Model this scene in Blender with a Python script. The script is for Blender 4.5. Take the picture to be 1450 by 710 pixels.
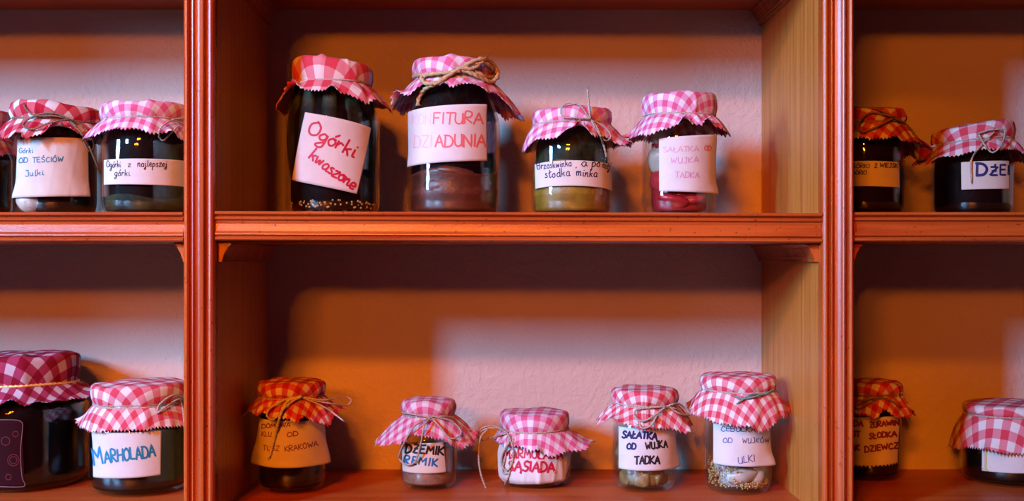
import bpy, math, random
import numpy as np
from mathutils import Vector
from mathutils.bvhtree import BVHTree

for o in list(bpy.data.objects):
    bpy.data.objects.remove(o)
COL = bpy.context.scene.collection
R = math.radians

# ------------------------------------------------------------ camera
F, DC, HX, HY = 1620.0, 1.13, 708.0, 365.0      # focal length (px), camera distance, optical axis on the 1450x710 frame
cam_d = bpy.data.cameras.new('camera')
cam_d.sensor_width = 36.0
cam_d.lens = 36.0 * F / 1450.0
cam_d.shift_x = (725 - HX) / 1450.0
cam_d.shift_y = (HY - 355) / 1450.0
cam_d.clip_start = 0.02
cam = bpy.data.objects.new('camera', cam_d)
COL.objects.link(cam)
cam.location = (0, -DC, 0)
cam.rotation_euler = (R(90), 0, 0)
bpy.context.scene.camera = cam

# ------------------------------------------------------------ world, lights, exposure
sc = bpy.context.scene
sc.view_settings.view_transform = 'Standard'
sc.view_settings.look = 'None'
sc.view_settings.gamma = 1.0
sc.view_settings.exposure = 0.98
sc.view_settings.use_curve_mapping = False
w = bpy.data.worlds.new('dim_room')
sc.world = w
w.use_nodes = True
w.node_tree.nodes['Background'].inputs[0].default_value = (0.55, 0.0, 0.05, 1)
w.node_tree.nodes['Background'].inputs[1].default_value = 0.05


def area(name, loc, target, sx, sy, energy, color):
    l = bpy.data.lights.new(name, 'AREA')
    l.shape = 'RECTANGLE'
    l.size, l.size_y = sx, sy
    l.energy = energy
    l.color = color
    o = bpy.data.objects.new(name, l)
    COL.objects.link(o)
    o.location = loc
    d = Vector(target) - Vector(loc)
    o.rotation_euler = d.to_track_quat('-Z', 'Y').to_euler()
    return o


# tall narrow window of cool daylight to the left of the camera
area('window_daylight', (-2.30, -2.5, 1.16), (0.0, 0.1, 0.0), 0.28, 0.62, 140, (0.21, 0.55, 1.0))
area('window_daylight', (-3.9, -1.75, 0.92), (0.0, 0.1, 0.0), 0.40, 1.15, 140, (0.25, 0.55, 1.0))
# warm lamps: a ring of small bulbs (chandelier) in front of the shelf
for k in range(5):
    a = 2 * math.pi * k / 5
    l = bpy.data.lights.new('chandelier_bulb', 'POINT')
    l.energy = 23
    l.color = (1.0, 0.205, 0.003)
    l.shadow_soft_size = 0.045
    o = bpy.data.objects.new('chandelier_bulb', l)
    COL.objects.link(o)
    o.location = (-0.78 + 0.22 * math.cos(a), -2.9 + 0.22 * math.sin(a), 0.66 + 0.03 * math.sin(2 * a))
for k in range(2):
    l = bpy.data.lights.new('ceiling_spot', 'SPOT')
    l.energy = 66
    l.color = (1.0, 0.205, 0.003)
    l.shadow_soft_size = 0.07
    l.spot_size = R(36)
    l.spot_blend = 1.0
    o = bpy.data.objects.new('ceiling_spot', l)
    COL.objects.link(o)
    o.location = (-0.62 + 0.22 * k, -2.1, 1.15)
    o.rotation_euler = (Vector((-0.10, 0.2, -0.17)) - Vector(o.location)).to_track_quat('-Z', 'Y').to_euler()


# ------------------------------------------------------------ material helpers
def mat(name, color=(.8, .8, .8), rough=.5, spec=.5, metallic=0.0):
    m = bpy.data.materials.new(name)
    m.use_nodes = True
    b = m.node_tree.nodes['Principled BSDF']
    b.inputs['Base Color'].default_value = (*color, 1)
    b.inputs['Roughness'].default_value = rough
    b.inputs['Specular IOR Level'].default_value = spec
    b.inputs['Metallic'].default_value = metallic
    return m, m.node_tree.nodes, m.node_tree.links, b


def ramp(n, stops):
    r = n.new('ShaderNodeValToRGB')
    e = r.color_ramp.elements
    while len(e) < len(stops):
        e.new(0.5)
    for i, (p, c) in enumerate(stops):
        e[i].position = p
        e[i].color = (*c, 1)
    return r


def noise(n, l, vec, scale, detail=3, rough=.5):
    t = n.new('ShaderNodeTexNoise')
    t.inputs['Scale'].default_value = scale
    t.inputs['Detail'].default_value = detail
    t.inputs['Roughness'].default_value = rough
    if vec is not None:
        l.new(vec, t.inputs['Vector'])
    return t


def bump(n, l, h, b, strength, dist):
    bm = n.new('ShaderNodeBump')
    bm.inputs['Strength'].default_value = strength
    bm.inputs['Distance'].default_value = dist
    l.new(h, bm.inputs['Height'])
    l.new(bm.outputs['Normal'], b.inputs['Normal'])
    return bm


def kc(c, k=.66):
    return tuple(x * k * .78 for x in c)


def wood(name, scale, c0, c1, c2, rough=.27):
    c0, c1, c2 = kc(c0, .8), kc(c1, .8), kc(c2, .8)
    m, n, l, b = mat(name, c1, rough, .55)
    tc = n.new('ShaderNodeTexCoord')
    mp = n.new('ShaderNodeMapping')
    mp.inputs['Scale'].default_value = scale
    l.new(tc.outputs['Object'], mp.inputs['Vector'])
    a = noise(n, l, mp.outputs['Vector'], 1.0, 5, .6)
    r = ramp(n, [(.3, c0), (.5, c1), (.72, c2)])
    l.new(a.outputs['Fac'], r.inputs['Fac'])
    # small dark nicks and pores
    v = noise(n, l, tc.outputs['Object'], 260, 2, .5)
    rv = ramp(n, [(.26, (.35, .25, .2)), (.34, (1, 1, 1))])
    l.new(v.outputs['Fac'], rv.inputs['Fac'])
    mx = n.new('ShaderNodeMix')
    mx.data_type = 'RGBA'
    mx.blend_type = 'MULTIPLY'
    mx.inputs['Factor'].default_value = .8
    l.new(r.outputs['Color'], mx.inputs[6])
    l.new(rv.outputs['Color'], mx.inputs[7])
    l.new(mx.outputs[2], b.inputs['Base Color'])
    f = noise(n, l, tc.outputs['Object'], 900, 3, .6)
    ad = n.new('ShaderNodeMath')
    ad.operation = 'ADD'
    l.new(a.outputs['Fac'], ad.inputs[0])
    l.new(f.outputs['Fac'], ad.inputs[1])
    bump(n, l, ad.outputs[0], b, .35, .0006)
    return m


WC = ((.36, .045, .007), (.50, .085, .012), (.60, .13, .022))
M_wood_x = wood('varnished_pine_lengthwise', (4, 90, 90), *WC)
M_wood_z = wood('varnished_pine_upright', (90, 90, 4), *WC)
M_wood_side = wood('pale_pine_side', (10, 130, 3.5), (.46, .115, .014), (.63, .175, .024), (.74, .24, .04), .4)
M_wood_top = wood('red_pine_board', (4, 60, 60), (.40, .05, .006), (.54, .09, .009), (.64, .13, .014), .42)
M_knot, *_ = mat('wood_knot', (.10, .03, .015), .6)

M_wall, n, l, b = mat('rough_plaster', (.86, .52, .36), .85, .2)
tc = n.new('ShaderNodeTexCoord')
a1 = noise(n, l, tc.outputs['Object'], 150, 4, .55)
a2 = noise(n, l, tc.outputs['Object'], 6, 3, .5)
r = ramp(n, [(.3, (.39, .32, .285)), (.7, (.44, .365, .32))])
l.new(a2.outputs['Fac'], r.inputs['Fac'])
l.new(r.outputs['Color'], b.inputs['Base Color'])
r2 = ramp(n, [(.40, (0, 0, 0)), (.62, (1, 1, 1))])
l.new(a1.outputs['Fac'], r2.inputs['Fac'])
bump(n, l, r2.outputs['Color'], b, .5, .0011)

M_floor = wood('brown_floorboards', (3, 40, 40), (.10, .03, .015), (.16, .05, .02), (.2, .07, .03), .4)


def gingham(name, cw, cp, cr):
    cw, cp, cr = kc(cw), kc(cp), kc(cr)
    m, n, l, b = mat(name, cw, .95, .1)
    uv = n.new('ShaderNodeUVMap')
    nz = noise(n, l, uv.outputs['UV'], 9, 2)
    va = n.new('ShaderNodeVectorMath')
    va.operation = 'SCALE'
    va.inputs['Scale'].default_value = .10
    l.new(nz.outputs['Color'], va.inputs[0])
    vb = n.new('ShaderNodeVectorMath')
    l.new(uv.outputs['UV'], vb.inputs[0])
    l.new(va.outputs[0], vb.inputs[1])
    sp = n.new('ShaderNodeSeparateXYZ')
    l.new(vb.outputs[0], sp.inputs[0])
    outs = []
    for ax in (0, 1):
        fr = n.new('ShaderNodeMath')
        fr.operation = 'PINGPONG'
        fr.inputs[1].default_value = 1.0
        l.new(sp.outputs[ax], fr.inputs[0])
        mr = n.new('ShaderNodeMapRange')
        mr.inputs['From Min'].default_value = .46
        mr.inputs['From Max'].default_value = .54
        l.new(fr.outputs[0], mr.inputs['Value'])
        outs.append(mr.outputs[0])
    s = n.new('ShaderNodeMath')
    s.operation = 'ADD'
    l.new(outs[0], s.inputs[0])
    l.new(outs[1], s.inputs[1])
    h = n.new('ShaderNodeMath')
    h.operation = 'MULTIPLY'
    h.inputs[1].default_value = .5
    l.new(s.outputs[0], h.inputs[0])
    # uneven weave
    wv = noise(n, l, uv.outputs['UV'], 26, 3, .7)
    ww = n.new('ShaderNodeMath')
    ww.operation = 'MULTIPLY_ADD'
    ww.inputs[1].default_value = .34
    ww.inputs[2].default_value = -.17
    l.new(wv.outputs['Fac'], ww.inputs[0])
    ad = n.new('ShaderNodeMath')
    ad.operation = 'ADD'
    l.new(h.outputs[0], ad.inputs[0])
    l.new(ww.outputs[0], ad.inputs[1])
    rp = ramp(n, [(.0, cw), (.12, cw), (.40, cp), (.62, cp), (.92, cr)])
    l.new(ad.outputs[0], rp.inputs['Fac'])
    l.new(rp.outputs['Color'], b.inputs['Base Color'])
    bump(n, l, wv.outputs['Fac'], b, .35, .0005)
    return m


M_pink = gingham('pink_gingham', (.90, .84, .90), (.88, .38, .56), (.80, .13, .27))
M_coral = gingham('coral_gingham', (.92, .86, .86), (.85, .30, .36), (.76, .07, .11))
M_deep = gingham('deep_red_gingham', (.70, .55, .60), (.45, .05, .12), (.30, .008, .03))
M_red = gingham('red_gingham', (.90, .80, .76), (.74, .13, .16), (.58, .02, .045))


def twine_mat(name, c):
    c = kc(c, .7)
    m, n, l, b = mat(name, c, .9, .15)
    tc = n.new('ShaderNodeTexCoord')
    a = noise(n, l, tc.outputs['Object'], 700, 3)
    r = ramp(n, [(.3, tuple(x * .55 for x in c)), (.65, c), (.8, tuple(min(1, x * 1.35) for x in c))])
    l.new(a.outputs['Fac'], r.inputs['Fac'])
    l.new(r.outputs['Color'], b.inputs['Base Color'])
    bump(n, l, a.outputs['Fac'], b, .6, .0008)
    return m


M_twine = twine_mat('jute_twine', (.66, .53, .43))
M_twine_lit = twine_mat('painted_lit_string', (.95, .88, .92))  # cool window beam on the bow and tail painted into the string colour
M_twine_dark = twine_mat('dark_jute_twine', (.33, .22, .13))
M_twine_gold = twine_mat('golden_jute_rope', (.72, .50, .26))
M_twine_green = twine_mat('grey_green_twine', (.25, .40, .36))
M_gold, *_ = mat('gold_cord', (.75, .45, .12), .4, .5, .4)

M_glass, n, l, b = mat('jar_glass', (1, 1, 1), .02)
n.remove(b)
tr = n.new('ShaderNodeBsdfTransparent')
tr.inputs[0].default_value = (.93, .95, .94, 1)
gl = n.new('ShaderNodeBsdfGlossy')
gl.inputs['Roughness'].default_value = .04
gl.inputs[0].default_value = (1, 1, 1, 1)
fr = n.new('ShaderNodeFresnel')
geo = n.new('ShaderNodeNewGeometry')
ior = n.new('ShaderNodeMath')
ior.operation = 'MULTIPLY_ADD'
ior.inputs[1].default_value = -(1.5 - 1 / 1.5)
ior.inputs[2].default_value = 1.5
l.new(geo.outputs['Backfacing'], ior.inputs[0])
l.new(ior.outputs[0], fr.inputs[0])
tc = n.new('ShaderNodeTexCoord')
gn = noise(n, l, tc.outputs['Object'], 45, 1)
bmp = n.new('ShaderNodeBump')
bmp.inputs['Strength'].default_value = .25
bmp.inputs['Distance'].default_value = .002
l.new(gn.outputs['Fac'], bmp.inputs['Height'])
l.new(bmp.outputs[0], gl.inputs['Normal'])
l.new(bmp.outputs[0], fr.inputs['Normal'])
ms = n.new('ShaderNodeMixShader')
l.new(fr.outputs[0], ms.inputs[0])
l.new(tr.outputs[0], ms.inputs[1])
l.new(gl.outputs[0], ms.inputs[2])
l.new(ms.outputs[0], n['Material Output'].inputs[0])


def content(name, c0, c1, scale=60, rough=.4, bs=.5, spec=.4):
    c0, c1 = kc(c0), kc(c1)
    m, n, l, b = mat(name, c0, rough, spec)
    tc = n.new('ShaderNodeTexCoord')
    a = noise(n, l, tc.outputs['Object'], scale, 4, .6)
    r = ramp(n, [(.35, c0), (.65, c1)])
    l.new(a.outputs['Fac'], r.inputs['Fac'])
    l.new(r.outputs['Color'], b.inputs['Base Color'])
    bump(n, l, a.outputs['Fac'], b, bs, .003)
    return m


M_dark = content('dark_preserve', (.002, .0012, .0012), (.007, .003, .002), 60, .6, .4, .06)
M_darkgreen = content('dark_green_pickle', (.004, .006, .002), (.05, .065, .022), 45, .6, .5, .15)
M_lightgreen = content('pale_green_pickle', (.16, .19, .10), (.30, .33, .18), 40)
M_brown = content('brown_fruit', (.09, .018, .010), (.18, .045, .022), 30)
M_plum = content('yellow_green_plum', (.25, .12, .008), (.46, .28, .03), 40)
M_pepper = content('red_pepper', (.38, .010, .018), (.60, .035, .05), 20, .25)
M_pale = content('grey_white_onion', (.50, .44, .34), (.66, .60, .50), 35)
M_onion = content('white_pickled_onion', (.62, .56, .50), (.80, .74, .70), 25, .3, .15)
M_seed = content('mustard_seeds', (.72, .42, .12), (.90, .62, .26), 30, .6, .1)
M_slice = content('olive_pickle_slice', (.20, .12, .035), (.42, .28, .10), 50)
M_cream = content('beige_spread', (.34, .18, .13), (.48, .28, .20), 180, .5, .3)
M_lid, *_ = mat('gold_metal_lid', (.7, .5, .2), .35, .5, .9)


def paper(name, c):
    c = kc(c, .68)
    m, n, l, b = mat(name, c, .9, .1)
    tc = n.new('ShaderNodeTexCoord')
    a = noise(n, l, tc.outputs['Object'], 55, 4, .6)
    r = ramp(n, [(.3, tuple(x * .90 for x in c)), (.7, c)])
    l.new(a.outputs['Fac'], r.inputs['Fac'])
    l.new(r.outputs['Color'], b.inputs['Base Color'])
    bump(n, l, a.outputs['Fac'], b, .25, .0015)
    return m


M_paper = paper('white_paper', (.86, .80, .78))
M_paper2 = paper('cream_paper', (.84, .76, .66))
M_darklabel = paper('dark_red_print', (.035, .003, .007))
M_redprint = paper('red_yellow_print', (.5, .03, .03))
INK = {}


def ink(c):
    if c not in INK:
        INK[c] = mat('ink', kc(c, .7), .6, .3)[0]
    return INK[c]


# ------------------------------------------------------------ mesh helpers
def link(name, verts, faces, m, parent=None, smooth=True, uv=None):
    me = bpy.data.meshes.new(name)
    me.from_pydata([tuple(v) for v in verts], [], [tuple(f) for f in faces])
    if m is not None:
        me.materials.append(m)
    if smooth:
        me.polygons.foreach_set('use_smooth', [True] * len(me.polygons))
    if uv is not None:
        ul = me.uv_layers.new(name='UVMap')
        li = np.empty(len(me.loops), dtype=np.int32)
        me.loops.foreach_get('vertex_index', li)
        ul.data.foreach_set('uv', np.asarray(uv, dtype=np.float32)[li].ravel())
    me.update()
    o = bpy.data.objects.new(name, me)
    COL.objects.link(o)
    if parent is not None:
        o.parent = parent
    return o


def empty(name, loc, label, cat, group=None):
    o = bpy.data.objects.new(name, None)
    COL.objects.link(o)
    o.empty_display_size = .05
    o.location = loc
    o['label'] = label
    o['category'] = cat
    if group:
        o['group'] = group
    return o


def grid_faces(nr, nc, wrap=False):
    f = []
    for i in range(nr - 1):
        for j in range(nc if wrap else nc - 1):
            k = (j + 1) % nc
            f.append((i * nc + j, i * nc + k, (i + 1) * nc + k, (i + 1) * nc + j))
    return f


def box(name, x0, x1, y0, y1, z0, z1, m, parent=None, bev=0.0):
    v = [(x, y, z) for z in (z0, z1) for y in (y0, y1) for x in (x0, x1)]
    f = [(0, 2, 3, 1), (4, 5, 7, 6), (0, 1, 5, 4), (2, 6, 7, 3), (0, 4, 6, 2), (1, 3, 7, 5)]
    o = link(name, v, f, m, parent, smooth=False)
    if bev:
        md = o.modifiers.new('bevel', 'BEVEL')
        md.width = bev
        md.segments = 2
    return o


def extrude(name, prof, axis, a0, a1, m, parent, tilt=0.0):
    """prof: closed polygon of (p, q); axis 'x': p=y q=z; 'z': p=x q=y; 'y': p=x q=z"""
    n_ = len(prof)
    v = []
    for k, a in enumerate((a0, a1)):
        for p, q in prof:
            if axis == 'x':
                v.append((a, p, q + (tilt if k else -tilt)))
            elif axis == 'z':
                v.append((p, q, a))
            else:
                v.append((p, a, q))
    f = [(i, (i + 1) % n_, n_ + (i + 1) % n_, n_ + i) for i in range(n_)]
    f += [tuple(range(n_)), tuple(range(2 * n_ - 1, n_ - 1, -1))]
    o = link(name, v, f, m, parent, smooth=False)
    # consistent outward normals
    import bmesh
    bm = bmesh.new()
    bm.from_mesh(o.data)
    bmesh.ops.recalc_face_normals(bm, faces=bm.faces)
    bm.to_mesh(o.data)
    bm.free()
    return o


# ------------------------------------------------------------ the setting
DEPTH = 0.25
FLOOR = -1.20
wl = box('wall_back', -2.6, 2.6, DEPTH, DEPTH + .12, FLOOR, 1.5, M_wall)
wl['kind'] = 'structure'
fl = box('floor', -2.6, 2.6, -3.2, DEPTH + .12, FLOOR - .05, FLOOR, M_floor)
fl['kind'] = 'structure'

# ------------------------------------------------------------ the bookcase
case = empty('wall_shelf', (0, 0, FLOOR), 'open wooden shelving unit with moulded uprights holding the jars', 'shelf')
cz = -FLOOR                                   # parts are in case coordinates: z shifted


def P_case(pts):
    return pts


XL0, XL1 = -.3095, -.2790                     # left upright
XR0, XR1 = .3150, .3463                       # right upright
BAYS = [(-.909, XL0), (XL1, XR0), (XR1, .946)]
UPR = [(-.940, -.909), (XL0, XL1), (XR0, XR1), (.946, .977)]
TOPS = [-1.11, -.825, -.54, -.2555, .0435, .3275, .61]
TH = .0285
# moulding profile, t 0..1 across its 31 mm, height in mm
MP = [(0, -8), (0, 1.5), (.03, 3.2), (.08, 4.4), (.13, 4.4), (.18, 3.2), (.205, 1.2), (.23, .4), (.26, 1.0), (.275, 2.8),
      (.31, 3.0), (.33, 2.2), (.36, 1.2), (.42, .9), (.50, 1.6), (.57, 3.0), (.62, 4.6), (.65, 5.2), (.68, 4.6), (.70, 1.2),
      (.73, .2), (.77, .4), (.79, 2.4), (.83, 4.2), (.89, 4.8), (.95, 3.8), (.985, 1.6), (1, 0), (1, -8)]
for (x0, x1) in UPR:
    sd = box('side_panel', x0 + .0003, x1 - .0003, 0, DEPTH - .0005, 0.0, .66 + cz, M_wood_side, case, .0008)
    extrude('post_moulding', [(x0 + t * (x1 - x0), -.0083 - h * .00135) for t, h in MP], 'z', 0, .66 + cz, M_wood_z, case)
SP = [(0, -8), (0, 3.0), (.02, 4.6), (.06, 5.4), (.10, 4.8), (.125, 3.0), (.14, .8), (.17, .2), (.19, .9), (.20, 3.0), (.235, 4.3),
      (.27, 4.0), (.295, 2.7), (.32, 1.3), (.42, .3), (.55, .6), (.66, 1.6), (.75, 3.2), (.785, 3.5), (.80, 1.0), (.83, .3),
      (.85, 1.0), (.865, 2.8), (.90, 4.2), (.95, 4.0), (.985, 2.2), (1, .5), (1, -8)]
for bi, (x0, x1) in enumerate(BAYS):
    for zt in TOPS:
        box('shelf_board', x0, x1, 0.0, DEPTH - .001, zt - TH + cz, zt + cz, M_wood_top, case)
        extrude('shelf_moulding', [(-.0083 - h * .001, zt + .0010 + cz - t * .0292) for t, h in SP], 'x',
                x0 + .0004, x1 - .0004, M_wood_x, case, -.0011 if bi == 1 else 0.0)
        for s, xe in ((1, x0), (-1, x1)):
            zb = zt - TH + cz
            pr = [(0, 0), (.0130, 0), (.0128, -.0020), (.0095, -.0045), (.0088, -.0062), (.0068, -.0095), (.0054, -.0130),
                  (.0052, -.0150), (.0042, -.0160), (.0042, -.0190), (0, -.0190)]
            extrude('shelf_cleat', [(xe + s * (p + .0001), zb + q - .0002) for p, q in pr], 'y', .001, DEPTH - .002, M_wood_z, case)
box('crown_board', -.96, .997, -.03, DEPTH - .001, .66 + cz + .0005, .69 + cz, M_wood_x, case, .004)


# a few knots and nail holes in the mouldings
def px3(px, py, y):
    s = F / (DC + y)
    return ((px - HX) / s, y, (HY - py) / s)


for (px, py, r_) in ((285, 311, .0016), (389, 319, .0016), (1060, 325, .0022), (1185, 331, .0018), (284, 378, .0016), (269, 42, .0016)):
    x, y, z = px3(px, py, -.0095)
    vs, fs = [(0, -.0006, 0)], []
    for k in range(10):
        a = 2 * math.pi * k / 10
        q = r_ * (1 + .3 * math.sin(3 * a + px))
        vs.append((q * math.cos(a), .0015, q * .7 * math.sin(a)))
        fs.append((0, 1 + (k + 1) % 10, 1 + k))
    vs = [(x + a, y + b_, z + c + cz) for a, b_, c in vs]
    link('knot', vs, fs, M_knot, case)


# ------------------------------------------------------------ generic shapes
def lathe(prof, seg=72):
    ang = np.linspace(0, 2 * np.pi, seg, endpoint=False)
    V = []
    for r_, z_ in prof:
        V.append(np.stack([r_ * np.cos(ang), r_ * np.sin(ang), np.full(seg, z_)], 1))
    return np.concatenate(V), grid_faces(len(prof), seg, True)


def smooth_path(P, n_=None, closed=False, step=None):
    P = np.asarray(P, float)
    if len(P) < 3:
        t = np.linspace(0, 1, n_ or 12)[:, None]
        return P[0] * (1 - t) + P[-1] * t
    if closed:
        Q = np.vstack([P[-1], P, P[0], P[1]])
    else:
        Q = np.vstack([2 * P[0] - P[1], P, 2 * P[-1] - P[-2]])
    out = []
    m_ = len(Q) - 3
    per = max(4, int((n_ or 60) / m_))
    for i in range(m_):
        p0, p1, p2, p3 = Q[i:i + 4]
        for t in np.linspace(0, 1, per, endpoint=False):
            out.append(.5 * ((2 * p1) + (-p0 + p2) * t + (2 * p0 - 5 * p1 + 4 * p2 - p3) * t * t + (-p0 + 3 * p1 - 3 * p2 + p3) * t ** 3))
    if not closed:
        out.append(Q[-2])
    return np.array(out)


def resample(P, step, closed=False):
    if closed:
        P = np.vstack([P, P[:1]])
    d = np.r_[0, np.cumsum(np.linalg.norm(np.diff(P, axis=0), axis=1))]
    n_ = max(4, int(d[-1] / step))
    s = np.linspace(0, d[-1], n_, endpoint=not closed)
    return np.stack([np.interp(s, d, P[:, k]) for k in range(3)], 1)


def rope(P, rad, closed=False, plies=2, seg=8, pitch=None, taper=False):
    """twisted cord swept along P; returns verts, faces"""
    P = resample(np.asarray(P, float), rad * .8, closed)
    n_ = len(P)
    T = np.roll(P, -1, 0) - np.roll(P, 1, 0)
    if not closed:
        T[0], T[-1] = P[1] - P[0], P[-1] - P[-2]
    T /= np.linalg.norm(T, axis=1)[:, None] + 1e-12
    N = np.zeros_like(P)
    v = np.array([0, 0, 1.0]) if abs(T[0][2]) < .9 else np.array([1.0, 0, 0])
    for i in range(n_):
        v = v - T[i] * np.dot(v, T[i])
        v /= np.linalg.norm(v) + 1e-12
        N[i] = v
    B = np.cross(T, N)
    th = np.linspace(0, 2 * np.pi, seg, endpoint=False)
    pitch = pitch or rad * 7
    s = np.arange(n_) * rad * .8
    tw = 2 * np.pi * s / pitch
    if closed:
        tw = 2 * np.pi * np.round(s[-1] / pitch) * np.arange(n_) / n_
    rr = rad * (1 + .26 * np.cos(plies * (th[None, :] - tw[:, None])))
    rng = np.random.default_rng(int(abs(P[0][0]) * 1e5) + n_)
    rr *= (1 + .07 * rng.standard_normal((n_, 1)))
    V = P[:, None, :] + rr[..., None] * (np.cos(th)[None, :, None] * N[:, None, :] + np.sin(th)[None, :, None] * B[:, None, :])
    V = V.reshape(-1, 3)
    Fc = grid_faces(n_, seg, False)
    Fc = []
    for i in range(n_ if closed else n_ - 1):
        i2 = (i + 1) % n_
        for j in range(seg):
            k = (j + 1) % seg
            Fc.append((i * seg + j, i * seg + k, i2 * seg + k, i2 * seg + j))
    if not closed:
        Fc.append(tuple(range(seg - 1, -1, -1)))
        Fc.append(tuple((n_ - 1) * seg + j for j in range(seg)))
    # frayed fibres at the end
    if not closed and taper:
        for e in range(5):
            d = T[-1] + .5 * rng.standard_normal(3)
            d /= np.linalg.norm(d)
            q = P[-1] + d * rad * rng.uniform(3, 6)
            b0 = len(V)
            V = np.vstack([V, P[-1] + N[-1] * rad * .4, P[-1] - N[-1] * rad * .4, P[-1] + B[-1] * rad * .4, q])
            Fc += [(b0, b0 + 1, b0 + 3), (b0 + 1, b0 + 2, b0 + 3), (b0 + 2, b0, b0 + 3)]
    return V, Fc


def merge(parts):
    V, Fc, n_ = [], [], 0
    for v, f in parts:
        V.append(np.asarray(v))
        Fc += [tuple(i + n_ for i in q) for q in f]
        n_ += len(v)
    return np.concatenate(V), Fc


def periodic(tab, th):
    """cosine interpolation of a table {deg: value} around the circle"""
    ks = sorted(tab)
    a = np.array(ks, float)
    v = np.array([tab[k] for k in ks], float)
    a = np.r_[a[-1] - 360, a, a[0] + 360]
    v = np.r_[v[-1:], v, v[:1]]
    d = np.degrees(th) % 360
    i = np.clip(np.searchsorted(a, d, side='right') - 1, 0, len(a) - 2)
    t = (d - a[i]) / (a[i + 1] - a[i])
    t = (1 - np.cos(np.pi * t)) / 2
    return v[i] * (1 - t) + v[i + 1] * t


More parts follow.
